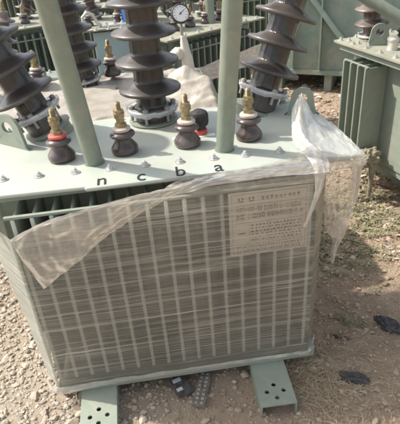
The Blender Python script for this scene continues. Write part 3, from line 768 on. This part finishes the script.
def cover():
    n, m = 240, 170; P = []
    for i in range(n + 1):
        x = lerp(-.98, .345, i / n); row = []
        for j in range(m + 1):
            y = lerp(.365, 1.27, j / m)
            z = .835 + .016 * nz(x * 1.6 + y * 2, y * 7, 2) + .006 * nz(x * 3, y * 16, 6)
            ax, ay, bx_, by_ = .165, .74, .335, .60; tt = max(-.0, min(1, ((x - ax) * (bx_ - ax) + (y - ay) * (by_ - ay)) / ((bx_ - ax) ** 2 + (by_ - ay) ** 2)))
            dd = math.hypot(x - ax - tt * (bx_ - ax), y - ay - tt * (by_ - ay)); z += lerp(.13, .07, tt) * max(0, 1 - dd / lerp(.20, .14, tt)) ** 1.15
            z += .03 * math.exp(-((y - .42) / .03) ** 2)
            q = y + .05 * nz(x * 2.2, 1) + .02 * x; f1 = 1 - abs(nz(x * 1.3, q * 9, 5)) * 3.2; f2 = 1 - abs(nz(x * 5 + y * 2, q * 14, 15)) * 3.2; f3 = 1 - abs(nz(x * 9 - y * 5, y * 13, 25)) * 3
            z += .010 * max(0, f1) ** 1.4 + .008 * max(0, f2) ** 1.3 + .006 * max(0, f3)
            e = max(0, (x - .27) / .075); z -= .30 * e ** 2.2
            e = max(0, (y - 1.17) / .10); z -= .18 * e ** 2
            e = max(0, (.40 - y) / .035); z -= .10 * e ** 2
            row.append((x + .02 * nz(y * 6, x * 2, 4), y + .02 * nz(x * 4, y, 8), z))
        P.append(row)
    o = link('beige_cover_sheet', grid_mesh('beige_cover_sheet', P, M['sheet']), None)
    md = o.modifiers.new('t', 'SOLIDIFY'); md.thickness = .003
    tag(o, 'crumpled beige plastic sheet lying over the transformer behind the front lid', 'cover sheet')
    for k, (xa, xb, ya, yb_, zz, sl) in enumerate([(-.97, .10, .372, .445, .872, .10), (-.97, -.02, .43, .55, .872, .12), (-.95, .06, .53, .66, .868, .12), (-.9, -.05, .66, .82, .866, .08), (-.93, -.16, .80, .92, .866, .10)]):
        P = []
        for i in range(121):
            t = i / 120; row = []
            for j in range(15):
                q = j / 14; x = lerp(xa, xb, t) + .012 * nz(q * 3, k * 7); y = lerp(ya, yb_, q) + .030 * nz(t * 2.2, k * 3.3) + .006 * nz(t * 14, k + 9)
                row.append((x, y, zz + sl * (yb_ - ya) * (1 - q) * -1 + .018 * q * (1 - q) + .007 * nz(t * 5, q * 1.2, k) + .003 * nz(t * 20, q * 3, k) - .010 * (q > .99)))
            P.append(row)
        c = link('fold_layer', grid_mesh('fold_layer', P, M['sheet']), None, o); md = c.modifiers.new('t', 'SOLIDIFY'); md.thickness = .004
cover()
# dial gauge on a stem standing at the end of T2
gx, gy = .198, 1.10
T2g = empty('dial_gauge', (gx + .01, gy, .80), 0, 'round white faced dial thermometer with black rim above the beige sheet', 'dial gauge')
Rm = Matrix.Translation((0, 0, .345)) @ Matrix.Scale(.88, 4) @ Matrix.Rotation(rad(68), 4, 'X') @ Matrix.Rotation(rad(0), 4, 'Y')
g = G(); g.lathe([(.0, -.02), (.048, -.02), (.054, -.012), (.054, .010), (.050, .014), (.046, .010), (.0, .008)], 40, Rm); g.obj('rim', M['black'], T2g)
g = G(); g.lathe([(.0, .0085), (.0455, .0085), (.0455, .0105), (.0, .011)], 40, Rm); g.obj('dial_face', M['white'], T2g)
g = G()
for k in range(11):
    a = rad(-130 + k * 26); M4 = Rm @ Matrix.Rotation(-a, 4, 'Z'); g.box(-.001, .001, .033, .041, .0113, .0118, M4)
g.box(-.0015, .0015, -.012, .030, .0118, .0124, Rm @ Matrix.Rotation(rad(-50), 4, 'Z')); g.lathe([(.005, .0112), (.005, .0135), (0, .0136)], 16, Rm); g.obj('pointer', M['ink'], T2g)
g = G(); g.tube([(0, .01, .30), (.0, .012, .24), (.01, .01, .22)], .008, 10); g.obj('stem', M['dullsteel'], T2g)
g = G(); g.tube([(-.075, .0, .10), (-.055, 0, .135), (-.03, .0, .15), (-.01, .01, .15)], [.020, .030, .034, .026], 20)
g.tube([(.004, .01, .235), (.006, .01, .20), (.012, .01, .16), (.018, .01, .11), (.022, .01, .05), (.03, .01, .0)], [.013, .020, .026, .031, .034, .046], 28)
for q_ in range(len(g.v)):
    p_ = Vector(g.v[q_]); n_ = noise.noise(p_ * 22) * .010 + noise.noise(p_ * 60) * .004; g.v[q_] = (p_.x + n_, p_.y + n_ * .6, p_.z + n_ * .5)
g.obj('wrapped_neck', M['whitepipe'], T2g)

# T3: blue grey tank behind the sheet
T3 = yard_transformer((-.10, 2.24, 0), rad(4), 'blue grey transformer with a plain flat wall behind the beige sheet', w=.66, d=.62, H=.96, body='bluegrey', lid='dustylid', wall='bluegrey', fins=0, sidefins=0, hv=0, lv=0, overhang=-.03, lugs=False)
for x, y, s in [(-.06, -.14, .8), (.14, -.10, .8), (-.26, -.1, .8)]: place_lv(T3, (x, y, .96), s)
g = G(); g.tube([(-.29, -.18, .96), (-.29, -.18, 1.03), (-.26, -.18, 1.06), (-.22, -.18, 1.04), (-.20, -.18, .99), (-.17, -.18, .962)], .012, 12); g.obj('bent_pipe', M['steel'], T3)
g = G(); g.box(-.17, .05, -.24, -.17, .9605, .975, bev=.002); g.obj('mounting_plate', M['steel'], T3)
g = G(); g.lathe([(.03, 0), (.03, .02), (.018, .024), (.018, .06), (.034, .064), (.034, .075), (.01, .08)], 18, Matrix.Translation((.02, -.02, .96))); g.obj('filler_cap', M['steel'], T3)
for k in range(4): link('lid_bolt', BOLT, None, T3, (-.14 + k * .055, -.205, .976))
place_hv(T3, (-.20, .16, .96), (0, rad(-14), 0), .62, HVD, simple=True); place_hv(T3, (.10, .18, .96), (0, 0, 0), .62, HVD, simple=True)

# T4: left
yard_transformer((-1.25, 2.86, 0), rad(24), 'dark finned transformer with a dusty rim, far left behind the leaning bushing', w=1.2, d=.6, H=.90, body='darkgreen', fins=16)
T4b = yard_transformer((-.98, 1.55, 0), rad(5), 'low green transformer at left between the beige sheet and the finned one', w=.8, d=.5, H=.74, body='darkgreen', lid='darkgreen', fins=12, hv=2, lv=3, hvs=.6)
# T5: centre right
T5 = yard_transformer((.36, 2.19, 0), rad(33), 'green finned transformer with a dusty lid seen between the two straight posts', w=.85, d=.60, H=.90, body='darkgreen', fins=12, tilt=14, hvs=.7)
g = G(); g.tube([(.10, -.12, .90), (.10, -.12, 1.7)], .035, 16); g.obj('support_post', M['paint'], T5)
g = G(); g.tube([(.36, -.05, .90), (.36, -.05, 1.7)], .035, 16); g.obj('support_post', M['paint'], T5)
# ribbon of film over the fins of T5
Pm = []
c5, s5 = math.cos(rad(33)), math.sin(rad(33))
for i in range(61):
    t = i / 60; lx = lerp(-.42, .43, t); row = []
    for j in range(13):
        zz = lerp(.56, .68, j / 12) + .05 * t + .01 * nz(t * 6, j * .3); ly = -.345 - .008 * nz(t * 20, j * .5) - .012
        row.append((lx * 1.0, ly, zz - .0))
    Pm.append(row)
o = link('film_ribbon', grid_mesh('film_ribbon', Pm, M['ringfilm']), None, None, T5.location, (0, 0, rad(33)))
tag(o, 'pale band of stretch film round the finned transformer behind the right post', 'plastic film')
# T7: big teal tank
T7 = empty('storage_tank', (2.10, 2.62, 0.04), rad(-31), 'large plain teal tank standing on legs behind the dusty transformer at right', 'tank')
g = G(); g.box(-1.05, 1.15, 0, .9, .16, 1.75, bev=.006); g.obj('tank_body', M['teal'], T7)
for x in (-.98, -.50, .1, .7):
    g = G(); g.box(x, x + .07, .03, .83, 0, .159, bev=.003); g.obj('leg', M['teal'], T7)
g = G(); g.tube([(-.84, -.03, 1.12), (-.644, -.03, .85), (-.398, -.03, .555), (-.26, -.03, .40)], .026, 12); g.obj('brace', M['teal'], T7)
g = G(); g.box(-1.07, 1.17, -.02, .92, .17, .21, bev=.003); g.obj('bottom_rim', M['teal'], T7)
for x in (-.80, -.55, -.12, .42):
    g = G(); g.box(x, x + .012, -.05, -.001, .22, 1.7); g.obj('stiffener', M['teal'], T7)

# T6: right, dusty lid
T6a = rad(11.6)
T6 = empty('power_transformer', (1.096, 1.262, 0), T6a, 'grey green transformer with a dusty bolted lid, cropped by the right edge', 'transformer', 'oil filled transformers in the yard')
H6 = .90
g = G(); g.box(.005, 1.0, -.95, .0, H6 - .014, H6, bev=.002); g.obj('lid', M['dustylid'], T6)
g = G(); g.box(.03, .97, -.92, -.03, H6 - .05, H6 - .0145); g.obj('lid_flange', M['paint'], T6)
g = G(); g.box(.128, .9, -.86, -.04, .25, H6 - .051, bev=.006); g.obj('tank', M['paint'], T6)
g = G(); g.box(.14, .90, -.87, -.03, .21, .249, bev=.003); g.box(.30, .40, -.90, .0, .03, .209, bev=.003); g.box(.66, .76, -.90, .0, .03, .209, bev=.003); g.obj('base_frame', M['paint'], T6)
f6 = fin(.145, .815, .25, .010).mesh('cooling_fin', M['paint'])
for k in range(4): link('cooling_fin', f6, None, T6, (.128, -.150 - k * .066, 0), (0, 0, -PI / 2))
g = G(); g.box(-.010, .002, -.36, -.14, .8185, .824); g.obj('stiffener_bar', M['paint'], T6)
for k in range(7): link('lid_bolt', BOLT, None, T6, (.032, -.03 - k * .12, H6), (0, 0, k))
for k in range(4): link('lid_bolt', BOLT, None, T6, (.14 + k * .12, -.02, H6), (0, 0, k))
l6 = lug_mesh(M['paint'], .012, 1.1); link('lifting_lug', l6, None, T6, (.125, -.25, H6), (0, 0, rad(-25)))
g = G(); g.lathe([(.026, 0), (.026, .045), (.030, .048), (.030, .058), (.022, .068), (.0, .072)], 20, Matrix.Translation((.12, -.37, H6))); g.obj('filler_cap', M['whitepipe'], T6)
place_hv(T6, (.17, -.12, H6), (0, rad(-4), 0), .8, HVD); place_hv(T6, (.50, -.12, H6), (0, 0, 0), .8, HVD)
for x_, y_, s_ in ((.30, -.22, .8), (.30, -.34, .8), (.42, -.28, .8)): place_lv(T6, (x_, y_, H6), s_)
g = G(); g.lathe([(.075, .0), (.075, .012), (.05, .013), (.05, .02), (0, .02)], 30, Matrix.Translation((.17, -.12, H6))); g.obj('bushing_flange', M['dustylid'], T6)
for k in range(9): link('lid_bolt', BOLT, None, T6, (.06 + .10 * (k % 3), -.07 - .09 * (k // 3), H6), (0, 0, k))
g = G(); g.tube([(-.12, -.20, 1.24), (.10, -.36, 1.08), (.20, -.43, 1.01), (.42, -.58, .87 + .05)], .031, 20); g.obj('conservator_pipe', M['post'], T6)

# farther rows that fill the yard
yard_transformer((-.35, 4.1, 0), rad(-8), 'pale green transformer far behind the blue grey one', w=1.2, d=.6, H=.85, body='paint', fins=14)
yard_transformer((1.15, 4.3, 0), rad(15), 'far green transformer beyond the dusty lid between the posts', w=1.2, d=.6, H=.85, body='paint', lid='paint', fins=14)
yard_transformer((-2.4, 4.4, 0), rad(12), 'farthest transformer at the left edge of the yard', w=1.2, d=.6, H=.85, body='teal', fins=14)
yard_transformer((-1.3, 5.9, 0), rad(-20), 'farthest transformer behind the left post', w=1.3, d=.6, H=.9, body='paint', fins=14)
yard_transformer((.6, 6.2, 0), rad(6), 'farthest transformer behind the right post', w=1.3, d=.6, H=.9, body='darkgreen', fins=14)
D = empty('paint_can', (-.03, 2.10, .961), 0, 'blue can standing on the blue grey transformer beside the middle bushing', 'can')
g = G(); g.lathe([(.0, .0), (.088, .0), (.090, .003), (.090, .008), (.087, .012), (.087, .13), (.090, .134), (.090, .140), (.084, .142), (.082, .137), (.0, .137)], 36); g.obj('can_body', M['blue'], D)
g = G(); g.lathe([(.0, .1375), (.070, .1375), (.072, .143), (.0, .143)], 30); g.obj('can_lid', M['steel'], D)

# ------------------------------------------------------------------ things on the ground
def crumple(name, mat, loc, sx, sy, sz_, label, cat, seed, rz=0, sub=4):
    loc = gp(*loc[:2])
    bm = bmesh.new(); bmesh.ops.create_icosphere(bm, subdivisions=sub, radius=1)
    for v in bm.verts:
        p = v.co.copy(); q = 1 + .55 * nz(p.x * 1.7 + seed, p.y * 1.7, p.z * 1.7) + .3 * nz(p.x * 4 + seed, p.y * 4, p.z * 4) + .1 * nz(p.x * 10, p.y * 10, seed)
        v.co = Vector((p.x * q * sx, p.y * q * sy, max(-.25, p.z) * q * sz_))
    g = G(); g.bm(bm); o = g.obj(name, mat, None, (loc[0], loc[1], terrain(loc[0], loc[1]) + sz_ * .15), (0, 0, rz)); return tag(o, label, cat)
crumple('dark_rag', M['rag'], (.640, -.350), .055, .024, .020, 'crumpled black plastic rag on the ground nearest the bottom right', 'rag', 3, rad(-22))
crumple('black_bag_scrap', M['rag'], (.895, -.115), .06, .028, .028, 'dark plastic bag scrap half cut by the right edge', 'plastic scrap', 8, rad(-52))
crumple('dark_stick_lump', M['twig'], (.675, -.13), .035, .009, .010, 'small dark dead pod lying below the creeping weed', 'pod', 5, rad(-24))
for (x, y, s, lab, sd) in [(-.45, -.36, .030, 'largest pale stone in the gravel beside the left skid', 1), (-.60, -.20, .024, 'flat pale stone in the gravel near the left edge', 2), (.86, .10, .017, 'pale stone alone on the shaded earth at right', 6)]:
    o = crumple('stone', M['stone'], (x, y), s, s * .75, s * .55, lab, 'stone', sd * 7, sd, 2); o['group'] = 'larger stones on the ground'
g = G(); g.tube([(0, 0, .0), (.014, -.012, .004), (.03, -.02, .002)], [.009, .012, .007], 10)
o = g.obj('rusty_bolt', M['red'], None, (-.470, -.262, .056), (0, 0, rad(80))); tag(o, 'small reddish scrap stuck under the left corner of the base', 'scrap')
# perforated metal scrap and paper bits under the front edge
o = empty('perforated_scrap', (.055, -.322, .056), rad(72), 'flat grey perforated strip of scrap on the earth below the wrapped front', 'scrap')
g = G()
g.box(-.095, .089, -.024, .024, 0, .004, bev=.001); g.obj('strip', M['scrap'], o)
g = G()
for k in range(9):
    for q in (-.010, .010): g.box(-.085 + k * .019, -.075 + k * .019, q - .006, q + .006, .0042, .0075, bev=.0012)
g.obj('raised_teeth', M['dullsteel'], o)
o = empty('slotted_board', (-.025, -.312, .056), rad(20), 'dark slotted board scrap left of the perforated strip', 'scrap')
g = G(); g.box(-.03, .03, -.045, .045, 0, .009, bev=.002); g.obj('board', M['rag'], o)
g = G(); g.box(-.022, .010, .020, .036, .0095, .012); g.box(-.025, -.002, -.022, -.008, .0095, .012); g.obj('pale_label', M['paper'], o)
# crumpled foam and twig
Fm = empty('foam_lump', (1.19, .865, .045), 0, 'dusty yellowish dried clump on two stalks beside the wrapped lid corner', 'foam')
bm = bmesh.new(); bmesh.ops.create_icosphere(bm, subdivisions=5, radius=1)
for v in bm.verts:
    p = v.co; q = 1 + .5 * nz(p.x * 2, p.y * 2, p.z * 2) + .3 * nz(p.x * 5, p.y * 5, p.z * 5) + .12 * nz(p.x * 12, p.y * 12, p.z * 12); v.co = Vector((p.x * q * .075, p.y * q * .05, p.z * q * .05 + .275))
g = G(); g.bm(bm); g.obj('lump', M['foam'], Fm)
for a, b in (((-.045, 0, .25), (-.05, -.01, .0)), ((.035, 0, .25), (.040, .0, .0))):
    g = G(); g.tube([a, ((a[0] + b[0]) / 2 + .008, 0, .11), b], [.020, .014, .012], 10); g.obj('leg', M['foam'], Fm)
g = G(); g.tube([(0, 0, .02), (.06, -.06, .012), (.13, -.10, .012), (.20, -.17, .006)], [.005, .007, .006, .003], 8); g.tube([(.06, -.06, .012), (.09, -.02, .03)], [.004, .002], 6)
o = g.obj('twig', M['twig'], None, (1.21, 1.10, .045)); tag(o, 'thin dark twig lying below the hanging film at right', 'twig')

# ------------------------------------------------------------------ light, sky, camera
w = bpy.data.worlds.new('World'); S.world = w; w.use_nodes = True
nt = w.node_tree; nt.nodes.clear()
SUN_AZ = math.atan2(.40, -1.0)          # direction towards the sun (left and behind)
SUN_EL = rad(47)
sky = nt.nodes.new('ShaderNodeTexSky'); sky.sky_type = 'NISHITA'; sky.sun_disc = False; sky.sun_elevation = SUN_EL; sky.sun_rotation = PI / 2 - SUN_AZ
sky.air_density = 1.0; sky.dust_density = 3.0; sky.ozone_density = 1.0
bg = nt.nodes.new('ShaderNodeBackground'); bg.inputs[1].default_value = .15
ou = nt.nodes.new('ShaderNodeOutputWorld'); hs = nt.nodes.new('ShaderNodeHueSaturation'); hs.inputs['Saturation'].default_value = .42; nt.links.new(sky.outputs[0], hs.inputs['Color']); nt.links.new(hs.outputs[0], bg.inputs[0]); nt.links.new(bg.outputs[0], ou.inputs[0])
sl = bpy.data.lights.new('sun', 'SUN'); sl.energy = 3.2; sl.angle = rad(1.0); sl.color = (1, .945, .86)
so = bpy.data.objects.new('sun', sl); C.objects.link(so)
d = Vector((math.cos(SUN_AZ) * math.cos(SUN_EL), math.sin(SUN_AZ) * math.cos(SUN_EL), math.sin(SUN_EL)))
so.rotation_euler = d.to_track_quat('Z', 'Y').to_euler(); so.location = (-3, 3, 6)

F, cx, cy, cz, pitch, yaw, roll = 488.0, -.0221, -1.5545, 1.5631, rad(31.1236), rad(5.4219), rad(-4.4102)
cd = bpy.data.cameras.new('camera'); co = bpy.data.objects.new('camera', cd); C.objects.link(co); S.camera = co
cd.sensor_fit = 'HORIZONTAL'; cd.sensor_width = 36; cd.lens = F / 400 * 36; cd.clip_end = 500; cd.clip_start = .05
fw = Vector((math.sin(yaw) * math.cos(pitch), math.cos(yaw) * math.cos(pitch), -math.sin(pitch))); rt = Vector((math.cos(yaw), -math.sin(yaw), 0)); up = rt.cross(fw)
rt2 = rt * math.cos(roll) + up * math.sin(roll); up2 = -rt * math.sin(roll) + up * math.cos(roll)
mw = Matrix((rt2, up2, -fw)).transposed().to_4x4(); mw.translation = (cx, cy, cz); co.matrix_world = mw

S.render.engine = 'CYCLES'
S.cycles.transparent_max_bounces = 16
S.cycles.pixel_filter_type = 'BLACKMAN_HARRIS'; S.cycles.filter_width = 2.7
S.render.resolution_x = 966; S.render.resolution_y = 1024
S.view_settings.view_transform = 'Standard'; S.view_settings.look = 'None'; S.view_settings.gamma = 1; S.view_settings.use_curve_mapping = False
S.view_settings.exposure = .84
